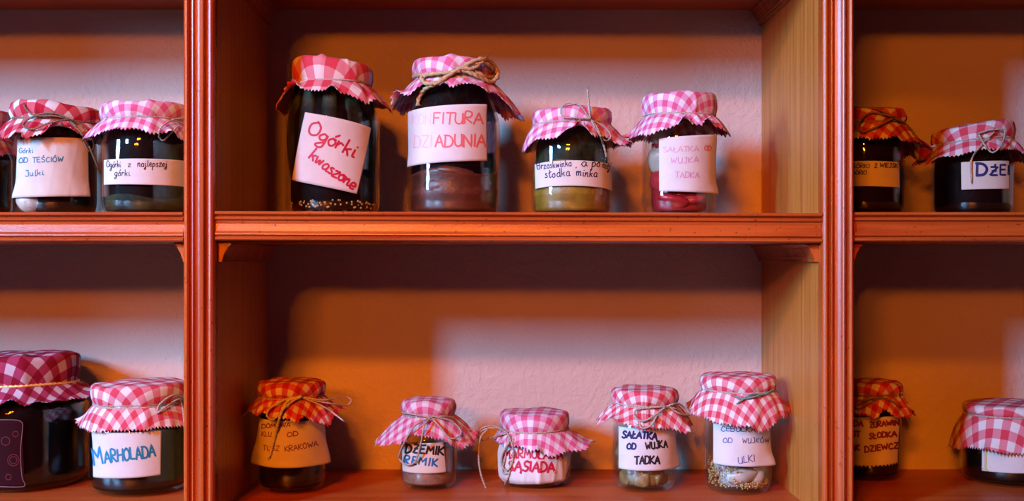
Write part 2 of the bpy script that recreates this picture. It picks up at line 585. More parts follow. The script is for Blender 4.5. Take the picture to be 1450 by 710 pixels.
# ------------------------------------------------------------ handwriting: stroke letters (x y pairs, | between strokes)
G = {
 'A': (.72, "0 0 .36 1 .72 0|.12 .36 .6 .36"), 'Ą': (.72, "0 0 .36 1 .72 0|.12 .36 .6 .36|.7 0 .6 -.15 .72 -.25"),
 'B': (.62, "0 0 0 1 .4 1 .52 .8 .4 .56 0 .54|.4 .54 .6 .3 .42 .02 0 0"), 'C': (.62, ".6 .85 .3 1 .03 .6 .06 .2 .35 0 .6 .15"),
 'D': (.68, "0 0 .04 1|-.04 1 .4 .95 .66 .55 .5 .1 -.03 0"), 'E': (.55, ".5 1 0 1 0 0 .52 0|0 .52 .42 .52"),
 'F': (.55, ".55 1 0 1 0 0|0 .52 .42 .54"), 'G': (.66, ".6 .85 .3 1 .03 .6 .06 .2 .35 0 .62 .15 .62 .45 .36 .45"),
 'H': (.64, "0 1 0 0|.62 1 .62 0|0 .5 .62 .52"), 'I': (.16, ".08 1 .08 0"), 'J': (.45, ".4 1 .42 .2 .25 -.05 .02 .1|.12 1 .5 1"),
 'K': (.62, "0 1 0 0|.58 1 .04 .45 .62 0"), 'L': (.52, "0 1 0 0 .5 0"), 'Ł': (.54, ".04 1 .04 0 .52 0|-.1 .35 .32 .65"),
 'M': (.8, "0 0 .06 1 .4 .35 .72 1 .8 0"), 'N': (.66, "0 0 0 1 .62 0 .64 1"), 'O': (.68, ".34 1 .04 .7 .06 .2 .34 0 .62 .2 .64 .7 .34 1 .26 .96"),
 'Ó': (.68, ".34 1 .04 .7 .06 .2 .34 0 .62 .2 .64 .7 .34 1 .26 .96|.34 1.15 .5 1.35"), 'P': (.56, "0 0 0 1 .4 1 .54 .78 .4 .5 0 .48"),
 'R': (.62, "0 0 .02 1 .42 1 .54 .76 .4 .54 .04 .5 .6 0"), 'S': (.56, ".54 .88 .3 1 .06 .8 .2 .56 .48 .4 .5 .14 .26 0 .0 .12"),
 'Ś': (.56, ".54 .88 .3 1 .06 .8 .2 .56 .48 .4 .5 .14 .26 0 .0 .12|.3 1.15 .44 1.35"), 'T': (.64, "0 1 .66 1|.32 1 .32 0"),
 'U': (.64, "0 1 .02 .25 .3 0 .58 .25 .6 1 .62 0"), 'W': (.9, "0 1 .2 0 .45 .7 .68 0 .9 1"), 'Y': (.6, "0 1 .3 .5|.6 1 .2 0"),
 'Z': (.6, "0 1 .58 1 0 0 .6 0"), 'Ż': (.6, "0 1 .58 1 0 0 .6 0|.14 .5 .48 .5|.3 1.2 .31 1.26"),
 'a': (.5, ".44 .5 .2 .56 .02 .28 .16 .0 .38 .12 .44 .52 .42 .1 .54 .0"), 'b': (.46, "0 1 .02 .05|.02 .2 .3 .5 .44 .25 .26 0 .03 .05"),
 'c': (.42, ".4 .46 .2 .54 .02 .28 .16 0 .42 .1"), 'd': (.5, ".42 .45 .2 .54 .02 .26 .18 0 .4 .16 .46 1|.44 .3 .46 .04 .56 .02"),
 'e': (.42, ".04 .25 .38 .32 .3 .54 .1 .5 .02 .22 .16 0 .42 .08"), 'g': (.5, ".44 .48 .2 .56 .03 .3 .18 .06 .4 .2 .46 .54 .42 -.3 .2 -.5 .05 -.34 .5 .04"),
 'i': (.22, ".08 .52 .06 .1 .14 0 .26 .06|.14 .74 .15 .78"), 'j': (.26, ".14 .52 .14 -.25 .0 -.45 -.14 -.3 .26 .04|.18 .74 .19 .78"),
 'k': (.46, ".02 1 .02 0|.4 .52 .04 .24 .2 .3 .42 0"), 'l': (.22, ".1 1 .08 .12 .15 0 .25 .08"),
 'ł': (.26, ".1 1 .1 .1 .18 0 .28 .06|-.06 .5 .3 .72"), 'm': (.72, "0 .5 .02 0|.02 .3 .18 .54 .3 .4 .3 0|.3 .3 .48 .54 .6 .4 .6 .06 .72 .02"),
 'n': (.5, "0 .52 .02 0|.02 .3 .22 .54 .36 .4 .36 .06 .5 .02"), 'o': (.46, ".22 .54 .02 .3 .14 .02 .36 .06 .42 .34 .24 .54 .4 .5"),
 'ó': (.46, ".22 .54 .02 .3 .14 .02 .36 .06 .42 .34 .24 .54 .4 .5|.26 .72 .42 .98"), 'p': (.48, "0 .54 .02 -.5|.02 .3 .24 .55 .44 .3 .24 .02 .04 .08"),
 'r': (.38, ".02 .54 .04 0|.04 .3 .2 .52 .36 .48"), 's': (.4, ".34 .5 .16 .54 .08 .4 .34 .2 .26 .0 .02 .04"), 'w': (.64, "0 .54 .1 .02 .3 .4 .42 .02 .56 .54"),
 'u': (.5, "0 .54 .02 .1 .18 0 .36 .16 .38 .54|.38 .3 .4 .04 .5 .02"),
 'z': (.42, ".02 .52 .36 .52 .02 .0 .42 .02"), 'y': (.44, "0 .52 .18 .1|.42 .54 .1 -.4"), ',': (.2, ".1 .05 .02 -.16"), ' ': (.42, ""), '.': (.2, ".08 .02 .1 .04"),
}


def text_strokes(txt, p0, p1, h, seed=0, gap=.16, jit=.03, slant=.06):
    rng = random.Random(seed)
    adv = sum(G[c][0] + gap for c in txt) - gap
    p0, p1 = np.array(p0, float), np.array(p1, float)
    e = (p1 - p0) / adv                     # px per unit advance, along the baseline
    up = np.array([e[1], -e[0]])
    up = up / np.linalg.norm(up) * h
    out, x = [], 0.0
    for c in txt:
        wd, s = G[c]
        dy = rng.uniform(-jit, jit) * 1.5
        rot = rng.uniform(-.05, .05)
        for st in s.split('|'):
            if not st.strip():
                continue
            q = np.array(st.split(), float).reshape(-1, 2)
            q = q + np.array([[rng.uniform(-jit, jit), rng.uniform(-jit, jit)] for _ in q])
            q[:, 0] += (slant + rot) * q[:, 1]
            pts = np.array([p0 + e * (x + a) + up * (b_ + dy) for a, b_ in q])
            rounded = c in 'BCDGJOÓPRSŚUaąbcdeghjklłmnoóprsuwyz' and len(pts) > 2
            if rounded:
                pts = smooth_path(pts, 6 * len(pts))
            else:
                z_ = []
                for a_, b_ in zip(pts[:-1], pts[1:]):
                    for t in np.linspace(0, 1, 4, endpoint=False):
                        z_.append(a_ * (1 - t) + b_ * t)
                z_.append(pts[-1])
                pts = np.array(z_)
            out.append(pts)
        x += wd + gap
    return out


def ribbons(strokes, width, surf, off):
    """flat pen strokes (px polylines) laid on a surface function surf(px, py, off)"""
    V, Fc = [], []
    for st in strokes:
        d = np.gradient(st, axis=0)
        d /= np.linalg.norm(d, axis=1)[:, None] + 1e-9
        nn = np.stack([-d[:, 1], d[:, 0]], 1) * width / 2
        b0 = len(V)
        ext = np.vstack([st[0] - d[0] * width * .35, st, st[-1] + d[-1] * width * .35])
        nn = np.vstack([nn[0] * .5, nn, nn[-1] * .5])
        for p, q in zip(ext, nn):
            V.append(surf(p[0] + q[0], p[1] + q[1], off))
            V.append(surf(p[0] - q[0], p[1] - q[1], off))
        for i in range(len(ext) - 1):
            k = b0 + 2 * i
            Fc.append((k, k + 2, k + 3, k + 1))
    return V, Fc


# ------------------------------------------------------------ the jar builder
def S(y):
    return F / (DC + y)


def jar(name, label, cx, yc, rb, lid, top, tw, rc, base, sk, fab, check, rot, glass_sh=None, neck=None, fill=None, fill_top=None, fill2=None, fill2_top=None,
        fill_r=None, pleats=10, amp=1.0, curls=(), seed=1, wraps=2, trad=.0008, tmat=None, bows=(), labels=(), base_r=.80, ridges=(),
        dome=2.0, sag=0.0, skirt_teeth=.0042, lidtilt=(0, 0), brad=None, bmat=None, twslant=0.0):
    """px sizes are read on the 1450x710 frame and turned into metres at the jar's own distance"""
    rng = np.random.default_rng(seed)
    s = S(yc)
    xc = (cx - HX) / s
    rb_, R_, rc_ = rb / s, lid / s, rc / s
    trad *= 1.15
    zb = base
    zt = (HY - top) / (S(yc + R_ * .8) if top > HY else S(yc - R_ * .6)) - dome * .001
    zc = (HY - tw) / S(yc - rc_)
    e = empty(name, (xc, yc, zb), label, 'jar', 'jars of home preserves with gingham covers')
    H = zt - zb
    hc = zc - zb
    neck_ = (neck / s) if neck else min(rc_, rb_) - .0035
    sh = ((HY - glass_sh) / S(yc - rb_) - zb) if glass_sh else hc - .022
    # glass
    outer = [(0, .0028), (rb_ * .55, .0022), (rb_ * base_r * .9, .0), (rb_ * base_r, .0004), (rb_ * (base_r * .4 + .6), .0042), (rb_ * .985, .0105), (rb_, .017)]
    outer += [(rb_, t) for t in np.linspace(.022, max(sh - .006, .024), 6)]
    for t in np.linspace(0, 1, 7)[1:]:
        k = (1 - math.cos(math.pi * t)) / 2
        outer.append((rb_ + (neck_ - rb_) * k, sh - .006 + (hc - .004 - sh + .006) * t))
    outer.append((neck_, H - .006))
    inner = [(max(r_ - .0022, 0), z_ + (.004 if i < 5 else 0)) for i, (r_, z_) in enumerate(outer)]
    v, f = lathe(outer + inner[::-1][:-1] + [(0.0, inner[0][1] + .001)], 80)
    link('glass_body', v, f, M_glass, e)
    ro = np.array(outer)

    def r_out(z_):
        return np.interp(z_, ro[3:, 1], ro[3:, 0])
    if fill is not None:
        ft = ((HY - fill_top) / s - zb) if fill_top else hc - .006
        fr_ = fill_r or 1.0
        pr = [(0, .0062), (rb_ * base_r * .6 * fr_, .0062)]
        for z_ in np.linspace(.0068, ft, 16):
            pr.append(((r_out(z_) - .0024) * fr_, z_))
        pr.append((pr[-1][0] * .9, ft + .001))
        pr.append((0, ft + .0012))
        v, f = lathe(pr, 48)
        link('preserve', v, f, fill, e)
    if fill2 is not None:
        ft = (HY - fill2_top) / s - zb
        v, f = lathe([(0, .0058), (rb_ * base_r * .6, .0058)] + [(r_out(z_) - .0024 + .0004 * math.sin(z_ * 300), z_) for z_ in np.linspace(.0064, ft, 14)] + [(rb_ * .8, ft + .001), (0, ft + .0015)], 48)
        v = np.array(v)
        up_ = np.clip(v[:, 2] / ft, 0, 1) ** 4
        v[:, 2] += up_ * .003 * np.sin(3 * np.arctan2(v[:, 1], v[:, 0]) + 1)
        link('fruit_layer', v, f, fill2, e)
    # metal lid under the cloth
    v, f = lathe([(0, H - .0055), (R_ - .004, H - .0055), (R_ - .0028, H - .0065), (R_ - .0028, max(hc + .0035, H - .016)), (R_ - .0034, max(hc + .003, H - .0165))], 48)
    link('lid', v, f, M_lid, e)
    # ---------------- cloth
    side = H - hc
    Lt = {k: a[0] / s for k, a in sk.items()}
    Ph = {k: a[1] for k, a in sk.items()}
    teeth = int(2 * math.pi * (rc_ + np.mean(list(Lt.values())) * .7) / skirt_teeth)
    nt = teeth * 4
    th = np.arange(nt) * 2 * np.pi / nt
    pa = (rng.random(pleats) + np.arange(pleats)) / pleats * 2 * np.pi
    pw = rng.uniform(.045, .15, pleats)
    ph = rng.uniform(.5, 1.1, pleats)
    pl = np.zeros(nt)
    for a, w_, h_ in zip(pa, pw, ph):
        d = (th - a + np.pi) % (2 * np.pi) - np.pi
        pl += h_ * np.exp(-(d / w_) ** 2)
    pl -= pl.mean()
    lo = sum(rng.uniform(.2, .5) * np.cos(k * th + rng.uniform(0, 6.28)) for k in (2, 3, 4, 5))
    L = periodic(Lt, th) * (1 + .09 * lo + .035 * np.clip(pl, -1, 1.5))
    phi = np.radians(periodic(Ph, th))
    rings, uvs = [], []
    rr = min(.0045, R_ * .14)
    ca, sa = np.cos(th), np.sin(th)
    ur = np.zeros(nt)
    last = (None, None)

    def add(r_, z_, dl):
        nonlocal ur
        ur = ur + dl
        rings.append(np.stack([r_ * ca, r_ * sa, z_], 1))
        u0 = ur * .93
        uvs.append(np.stack([u0 * np.cos(th + R(rot)), u0 * np.sin(th + R(rot))], 1))
    rd = np.zeros(nt)
    for (a, w_, h_) in ridges:
        d = (th - R(a) + np.pi) % (2 * np.pi) - np.pi
        rd += h_ * .001 * np.exp(-(d / w_) ** 2)
    for k in range(9):
        t = k / 8
        r_ = t * (R_ - rr)
        zz = H + dome * .001 * (1 - t ** 2) + (.0010 * lo + .9 * rd) * t ** 2 + .0007 * np.sin(5 * th + 3 * t) * t
        add(np.full(nt, r_ if k else 1e-5), zz, (R_ - rr) / 8 if k else 0)
    for k in range(1, 6):
        a = k / 5 * math.pi / 2
        add(R_ - rr + rr * math.sin(a) + pl * .0003 * k / 5 + .5 * rd * k / 5, H - rr * (1 - math.cos(a)) + .0010 * lo + .9 * rd * (1 - k / 5), rr * math.pi / 10)
    for k in range(1, 9):
        t = k / 8
        kk = t ** 1.6
        bulge = .0009 * math.sin(math.pi * t)
        add(R_ + (rc_ - R_) * kk + bulge + pl * (.0005 + .0026 * t * (1 - t) + .0009 * t) * amp + .4 * rd * (1 - t),
            H - rr + (hc - H + rr) * t + .0010 * lo * (1 - t) + 0 * th, (side - rr) / 8)
    # skirt
    curls = list(curls) + [(rng.uniform(0, 360), rng.uniform(.08, .2), rng.uniform(15, 45)) for _ in range(4)]
    NS = 16
    zig = np.where((np.arange(nt) % 4) == 2, 1.0, np.where((np.arange(nt) % 4) == 0, -1.0, 0.0)) * .0015
    r_ = rc_ + pl * .0009 * amp
    z_ = np.full(nt, hc)
    for k in range(1, NS + 1):
        t = k / NS
        ang = phi * (1 - .38 * (1 - t) ** 1.5) + .40 * amp * pl * t
        for (a, w_, h_) in curls:
            d = (th - R(a) + np.pi) % (2 * np.pi) - np.pi
            ang = ang - R(h_) * np.exp(-(d / w_) ** 2) * max(0, t - .35) ** 1.2 * 1.9
        dl = L / NS + (zig if k == NS else 0)
        r_ = r_ + dl * np.cos(ang) + pl * .0066 * amp / NS
        z_ = z_ - dl * np.sin(ang)
        rmin = r_out(np.clip(z_, .02, None)) + .0022
        r2 = np.maximum(r_, rmin)
        add(r2 + .0005 * np.sin(23 * th + 5 * t) * t, z_ + .0006 * lo * t, dl)
        r_ = np.maximum(r_, rmin - .001)
    V = np.concatenate(rings)
    UV = np.concatenate(uvs) / (check / s)
    tx, ty = lidtilt
    if tx or ty:
        V[:, 2] += (V[:, 0] * tx + V[:, 1] * ty) * np.clip((V[:, 2] - hc + .02) / (H - hc + .02), 0, 1)
    Fc = grid_faces(len(rings), nt, True)
    Fc.append(tuple(range(nt)))
    cl = link('cloth_cover', V, Fc, fab, e, uv=UV)
    md = cl.modifiers.new('thickness', 'SOLIDIFY')
    md.thickness = .0005
    md.offset = 0
    # ---------------- twine round the neck
    rcl = np.linalg.norm(rings[9 + 5 + 7][:, :2], axis=1)
    tws = []
    for k in range(wraps):
        dz = (k - (wraps - 1) / 2) * trad * 1.7
        wob = trad * .8 * np.sin(2 * th + k * 2 + seed) + twslant * .001 * np.cos(th)
        q = rcl + trad * .55
        q = np.convolve(np.r_[q[-8:], q, q[:8]], np.ones(17) / 17, 'valid')
        tws.append(rope(np.stack([q * ca, q * sa, hc + dz + wob], 1), trad, True))
    v, f = merge(tws)
    band = link('twine', v, f, tmat or M_twine, e)
    # ---------------- bow: strings given where the photograph shows them, laid on the cloth by ray casting
    tree_v, tree_f = merge([(V, Fc[:-1]), lathe([(a, b_) for a, b_ in outer[2:]], 60)])
    tree = BVHTree.FromPolygons([tuple(q) for q in tree_v], tree_f)
    camL = np.array([-xc, -DC - yc, -zb])
    bl = []
    for bw in bows:
        b2 = dict(lift=.0012, rad=brad or trad)
        if isinstance(bw, dict):
            b2.update(bw)
            pts = bw['p']
        else:
            pts = bw
        pp = smooth_path([(a, b_, 0) for a, b_ in pts], 70)[:, :2]
        ts = []
        dirs = []
        for a, b_ in pp:
            d = np.array([(a - HX) / F, 1.0, (HY - b_) / F])
            hit = tree.ray_cast(Vector(camL), Vector(d))
            dirs.append(d)
            ts.append(hit[0].y - camL[1] if hit[0] is not None else np.nan)
        ts = np.array(ts)
        ok = ~np.isnan(ts)
        dflt = DC + yc - rc_ * .55
        if ok.any():
            idx = np.arange(len(ts))
            ts = np.interp(idx, idx[ok], ts[ok])
            ts = np.minimum(ts, DC + yc + .01)
        else:
            ts[:] = dflt
        kx = 5
        pad = np.r_[[ts[0]] * kx, ts, [ts[-1]] * kx]
        mn = np.array([pad[i:i + 2 * kx + 1].min() for i in range(len(ts))])
        pad = np.r_[[mn[0]] * kx, mn, [mn[-1]] * kx]
        ts2 = np.convolve(pad, np.ones(2 * kx + 1) / (2 * kx + 1), 'valid')
        u = np.linspace(0, 1, len(ts2))
        ts2 = ts2 - b2['lift'] - b2['rad'] - .0012 * np.sin(math.pi * u)
        P = camL[None, :] + np.array(dirs) * ts2[:, None]
        bl.append(rope(P, b2['rad'], False, taper=True))
    if bl:
        # the knot
        v, f = merge(bl)
        link('twine_bow', v, f, bmat or tmat or M_twine, e)
    # ---------------- labels and handwriting
    for lb in labels:
        rl = rb_ + .0007
        fl_ = lb.get('flare', ())
        follow = lb.get('follow', False)
        wr = lb.get('wrinkle', 0.0)
        arch = lb.get('arch', 0.0) * .001

        def az(px, py):
            a_, z_ = 0.0, 0.0
            r0 = rl
            for _ in range(8):
                y_ = yc - r0 * math.cos(a_)
                q = S(y_)
                x_ = (px - HX) / q - xc
                z_ = (HY - py) / q - zb
                if follow:
                    r0 = float(r_out(max(z_, .004))) + .0007
                a_ = math.asin(max(-.998, min(.998, x_ / r0)))
            return a_, z_

        def at(a_, z_, off):
            r0 = (float(r_out(max(z_, .004))) + .0007) if follow else rl
            q = r0 + off
            for (fx, fy, am, fr0) in fl_:
                d2 = ((a_ - fx) / .35) ** 2 + ((z_ - fy) / fr0) ** 2
                q += am * .001 * math.exp(-d2)
            if wr:
                q += wr * .001 * (max(0, math.sin(9 * a_ + 40 * z_)) ** 3 + .6 * max(0, math.sin(15 * a_ - 60 * z_ + 1)) ** 4)
            return (q * math.sin(a_), -q * math.cos(a_), z_)

        def surf(px, py, off):
            a_, z_ = az(px, py)
            return at(a_, z_, off)
        c4 = [az(*p) for p in lb['q']]         # TL TR BR BL
        fl2 = []
        for (ci, am, fr0) in fl_:
            fl2.append((c4[ci][0], c4[ci][1], am, fr0))
        fl_ = fl2
        nu, nv = 60, 24
        V = []
        for j in range(nv + 1):
            for i in range(nu + 1):
                u, v_ = i / nu, j / nv
                tp = np.array(c4[0]) * (1 - u) + np.array(c4[1]) * u
                bt = np.array(c4[3]) * (1 - u) + np.array(c4[2]) * u
                p = tp * (1 - v_) + bt * v_
                p[1] += arch * (1 - (2 * u - 1) ** 2)
                if lb.get('zig') and j == nv:
                    p[1] += .0012 * (1 if i % 4 == 2 else (-1 if i % 4 == 0 else 0))
                V.append(at(p[0], p[1], 0))
        lo_ = link(lb.get('name', 'paper_label'), V, grid_faces(nv + 1, nu + 1), lb.get('mat', M_paper), e)
        md = lo_.modifiers.new('thickness', 'SOLIDIFY')
        md.thickness = .00025
        md.offset = 0
        for ti, tx_ in enumerate(lb.get('text', ())):
            txt, p0, p1, h, wd, colr = tx_[:6]
            wd *= 1.3
            st = text_strokes(txt, p0, p1, h, seed * 7 + ti, *(tx_[6:]))
            v, f = ribbons(st, wd, surf, .0003)
            link('lettering', v, f, ink(colr), lo_)
        for (st, wd, colr) in lb.get('lines', ()):
            v, f = ribbons([smooth_path([(a, b_, 0) for a, b_ in q], 60)[:, :2] for q in st], wd, surf, .0003)
            link('printed_ornament', v, f, ink(colr), lo_)
    return e, dict(xc=xc, yc=yc, zb=zb, rb=rb_, s=s, base_r=base_r)


# solid lumps inside jars ------------------------------------------------
def blob(name, loc, rad, rotz, roty, m, label, cat, group, seed=0, lump=.08, pinch=0.0):
    rng = np.random.default_rng(seed)
    nu, nv = 18, 12
    k1 = rng.uniform(0, 6.28, 4)
    V = []
    for j in range(nv + 1):
        for i in range(nu):
            a, b_ = 2 * np.pi * i / nu, np.pi * j / nv
            q = 1 + lump * (np.sin(3 * a + k1[0]) * np.sin(b_) + .7 * np.sin(4 * b_ + k1[1]) * np.sin(b_) + .5 * np.sin(2 * a + 3 * b_ + k1[2]) * np.sin(b_))
            zz = math.cos(b_)
            sr = math.sin(b_) * (1 - pinch * max(0, zz) ** 1.5)
            V.append((rad[0] * sr * math.cos(a) * q, rad[1] * sr * math.sin(a) * q, rad[2] * zz * (1 + pinch * .3 * max(0, zz)) * q))
    o = link(name, V, grid_faces(nv + 1, nu, True), m)
    o.location = loc
    o.rotation_euler = (0, roty, rotz)
    o['label'] = label
    o['category'] = cat
    o['group'] = group
    return o


def seeds(name, jr, pts, label, r0=.0011):
    """mustard seeds packed at the bottom of a jar: one uncountable object"""
    V, Fc = [], []
    for (x, y, z) in pts:
        b0 = len(V)
        V += [(x, y, z + r0), (x, y, z - r0)]
        for j, (cz_, rr_) in enumerate(((.5, .87), (-.5, .87))):
            for i in range(6):
                a = 2 * math.pi * (i + .5 * j) / 6
                V.append((x + r0 * rr_ * math.cos(a), y + r0 * rr_ * math.sin(a), z + r0 * cz_))
        for i in range(6):
            k = (i + 1) % 6
            Fc += [(b0, b0 + 2 + i, b0 + 2 + k), (b0 + 1, b0 + 8 + k, b0 + 8 + i), (b0 + 2 + i, b0 + 8 + i, b0 + 2 + k), (b0 + 2 + k, b0 + 8 + i, b0 + 8 + k)]
    o = link(name, V, Fc, M_seed)
    o['label'] = label
    o['category'] = 'mustard seeds'
    o['kind'] = 'stuff'
    return o


UP, LOW = .0436, -.2554
NAVY, BLACK, TEAL, RED, PINK = (.01, .01, .10), (.015, .012, .02), (.01, .20, .32), (.62, .01, .06), (.85, .16, .18)

# ---- upper shelf, left bay
jar('preserve_jar', 'jar with pink gingham cover cut by the left picture edge, on the upper shelf', -46, .172, 60, 58, 152, 190, 55, UP,
    {180: (30, 60), 270: (34, 60), 0: (32, 62), 90: (30, 60)}, M_pink, 10, 20, fill=M_dark, seed=3)
jar('preserve_jar', 'jar with large square label reading OD TEŚCIÓW JULKI, upper left shelf', 83, .145, 60, 63, 143, 168, 60, UP,
    {180: (26, 42), 215: (32, 55), 250: (38, 62), 275: (34, 60), 300: (28, 62), 330: (34, 62), 0: (32, 62), 90: (30, 60)}, M_red, 13, 12,
    fill=M_dark, fill_r=.90, seed=5, pleats=11, amp=1.3, wraps=2, trad=.0008, tmat=M_twine_dark, twslant=-2.0, lidtilt=(-.10, 0), dome=3,
    ridges=((235, .12, 2.2), (285, .35, 2.5)), curls=((295, .22, 75), (255, .16, 40)),
    bows=([(100, 170), (80, 161), (60, 161), (40, 169), (33, 178), (46, 183), (70, 174), (98, 169)],
          [(97, 168), (75, 164), (52, 164), (40, 158), (34, 149)],
          dict(p=[(100, 172), (108, 180), (120, 196), (130, 216), (137, 233), (141, 243)], rad=.0012),
          [(102, 170), (118, 180), (130, 196), (133, 208), (126, 214), (118, 200)]),
    labels=(dict(q=((25, 197), (126, 197), (128, 279), (22, 281)), mat=M_paper2, flare=((3, 4, .012), (2, 2.5, .012)), wrinkle=.25,
                 text=(('Górki', (27, 217), (47, 217), 7, .8, TEAL), ('OD TEŚCIÓW', (27, 231), (89, 229), 7, 1.1, TEAL, .2),
                       ('Julki', (36, 250), (62, 248), 8, 1.0, TEAL))),))
jar('preserve_jar', 'jar labelled Ogórki z najlepszej górki, against the left upright on the upper shelf', 207, .105, 60, 62, 143, 166, 59, UP,
    {180: (32, 50), 215: (36, 58), 245: (26, 60), 270: (24, 58), 300: (28, 60), 330: (36, 66), 0: (34, 66), 90: (30, 60)}, M_pink, 9, 5,
    fill=M_dark, fill_r=.97, fill2=M_darkgreen, fill2_top=281, seed=8, pleats=10, amp=1.0, wraps=3, trad=.0007, ridges=((245, .2, 1.5), (292, .1, 2.0)),
    bows=([(225, 195), (227, 182), (243, 171), (260, 176), (268, 182)], [(225, 193), (231, 199), (243, 188), (253, 178)], [(243, 170), (256, 168), (268, 171)]),
    labels=(dict(q=((147, 227), (266, 229), (266, 266), (147, 262)),
                 text=(('Ogórki', (151, 237), (171, 237), 9, .8, BLACK), ('z', (181, 236), (185, 236), 8, .8, BLACK),
                       ('najlepszej', (195, 236), (236, 236), 9, .9, BLACK), ('górki', (162, 249), (184, 249), 9, .8, BLACK))),))

# ---- upper shelf, middle bay
e1, j1 = jar('preserve_jar', 'tall jar with a tilted white note reading Ogórki kwaszone in red', 471, .112, 66.5, 56, 80, 113, 54.5, UP,
    {180: (44, 62), 205: (38, 58), 235: (24, 50), 265: (26, 52), 290: (30, 54), 320: (40, 56), 0: (46, 60), 90: (36, 60)}, M_coral, 17, 10,
    glass_sh=160, neck=50, fill=M_dark, fill_r=.92, seed=11, pleats=7, amp=.8, wraps=2, trad=.0007, dome=3.5, ridges=((262, .10, 3.0), (300, .05, 1.6), (240, .4, 1.5)),
    curls=((232, .16, 95), (278, .10, 60)), base_r=.86, tmat=M_twine, twslant=1.0, lidtilt=(-.10, 0),
    labels=(dict(q=((432, 159), (525.5, 181.5), (505.5, 275), (413.5, 255)),
                 text=(('Ogórki', (434, 188), (500, 224), 20, 2.3, RED, .10), ('kwaszone', (437, 224), (499, 269), 17, 2.3, RED, .08))),))
e2, j2 = jar('preserve_jar', 'tall dark jar labelled KONFITURA DZIADUNIA with a thick jute rope bow', 642.5, .112, 65, 57, 78, 107, 54, UP,
    {180: (48, 62), 210: (38, 60), 235: (18, 55), 262: (22, 62), 285: (20, 50), 315: (34, 52), 340: (60, 58), 0: (66, 60), 90: (36, 60)}, M_pink, 10, 35,
    glass_sh=165, neck=50, fill=M_dark, fill_r=.98, fill2=M_brown, fill2_top=246, seed=14, pleats=9, amp=1.1, wraps=1, trad=.0019, tmat=M_twine_gold, dome=3.5,
    ridges=((268, .12, 2.0), (320, .10, 2.5)), curls=((262, .10, 50), (200, .2, 60)), base_r=.86, twslant=-3, lidtilt=(-.04, 0),
    bows=([(592, 150), (593, 140), (602, 126), (620, 117), (640, 104), (652, 97), (670, 97), (684, 86)],
          [(652, 100), (632, 103), (610, 105), (597, 109), (603, 118), (622, 117)],
          [(652, 97), (668, 88), (685, 84), (699, 92), (705, 106), (697, 116), (684, 112), (668, 104), (654, 99)],
          [(668, 92), (684, 88), (697, 97), (700, 108), (690, 110), (672, 101)]),
    labels=(dict(q=((577.5, 160), (689, 148), (690, 228), (578.5, 237)), flare=((1, 1.0, .01), (3, 1.5, .01)),
                 text=(('KON', (584, 177), (610, 176), 15, 1.0, (.80, .60, .60)), ('FITURA', (614, 175.5), (683, 175), 16, 1.7, PINK, .14),
                       ('DZI', (586, 209), (612, 208.5), 17, 1.3, (.88, .50, .52)), ('ADUNIA', (616, 208.5), (687, 207), 17, 1.9, PINK, .14))),))
e3, j3 = jar('preserve_jar', 'squat jar labelled Brzoskwinka, a po niej słodka minka, loose string sticking up', 809.5, .112, 57.5, 56, 149, 172, 55, UP,
    {180: (40, 80), 205: (42, 72), 225: (38, 60), 250: (34, 58), 270: (22, 50), 300: (28, 58), 325: (46, 62), 345: (44, 58), 0: (36, 62), 90: (30, 60)}, M_pink, 9.5, 18,
    fill=M_darkgreen, fill_top=190, fill_r=.93, fill2=M_plum, fill2_top=234, seed=21, pleats=8, amp=.9, wraps=2, trad=.0007, curls=((275, .14, 110), (330, .2, 40)), dome=3,
    base_r=.86, lidtilt=(.02, 0),
    bows=([(835, 168), (822, 150), (806, 146), (795, 153), (797, 165), (816, 167), (835, 168)], dict(p=[(836, 169), (834, 150), (832, 127)], rad=.0010, lift=.002),
          dict(p=[(836, 168), (845, 180), (853, 200), (859, 222)], rad=.0011), [(838, 170), (850, 176), (860, 184), (865, 194), (857, 199), (846, 186), (838, 172)]),
    labels=(dict(q=((757, 233.5), (866, 235), (866, 271), (758, 268)), mat=M_paper2, arch=3.0,
                 text=(('Brzoskwinka', (761, 240), (809, 235), 9.5, .9, NAVY), (',', (815, 237), (817, 237), 8, .9, NAVY), ('a', (823, 235), (831, 235), 11, 1.0, NAVY),
                       ('po', (838, 236), (849, 236.5), 11, 1.0, BLACK), ('niej', (852, 237.5), (863, 240), 11, .9, BLACK),
                       ('słodka', (772, 252.5), (807, 249), 11, 1.0, NAVY), ('minka', (816, 249), (845, 251), 11, 1.0, NAVY))),))
e4, j4 = jar('preserve_jar', 'narrow jar of red peppers labelled SAŁATKA OD WUJKA TADKA in faint pink', 961.5, .112, 51.5, 51.5, 129, 160, 50, UP,
    {180: (40, 66), 215: (38, 62), 240: (34, 60), 265: (24, 58), 290: (22, 58), 315: (24, 60), 345: (30, 62), 0: (30, 64), 90: (30, 60)}, M_pink, 8.5, 38,
    fill=M_pepper, fill_top=204, fill_r=.80, seed=24, pleats=11, amp=1.0, wraps=2, trad=.0007, curls=((268, .10, 90), (300, .1, 70)), dome=2, base_r=.86, neck=44,
    labels=(dict(q=((933, 197), (1012.5, 191), (1014, 276), (933.5, 271)), flare=((2, 3.0, .01), (1, 2, .02)),
                 text=(('SAŁATKA', (939, 216), (989, 214), 7.5, .8, (.80, .35, .52)), ('OD', (997, 213), (1006, 213), 7, .9, PINK),
                       ('WUJKA', (950, 232), (989, 230), 8, .8, (.72, .30, .55), .26), ('TADKA', (956, 252), (990, 252), 8, .9, (.75, .30, .55)))),))

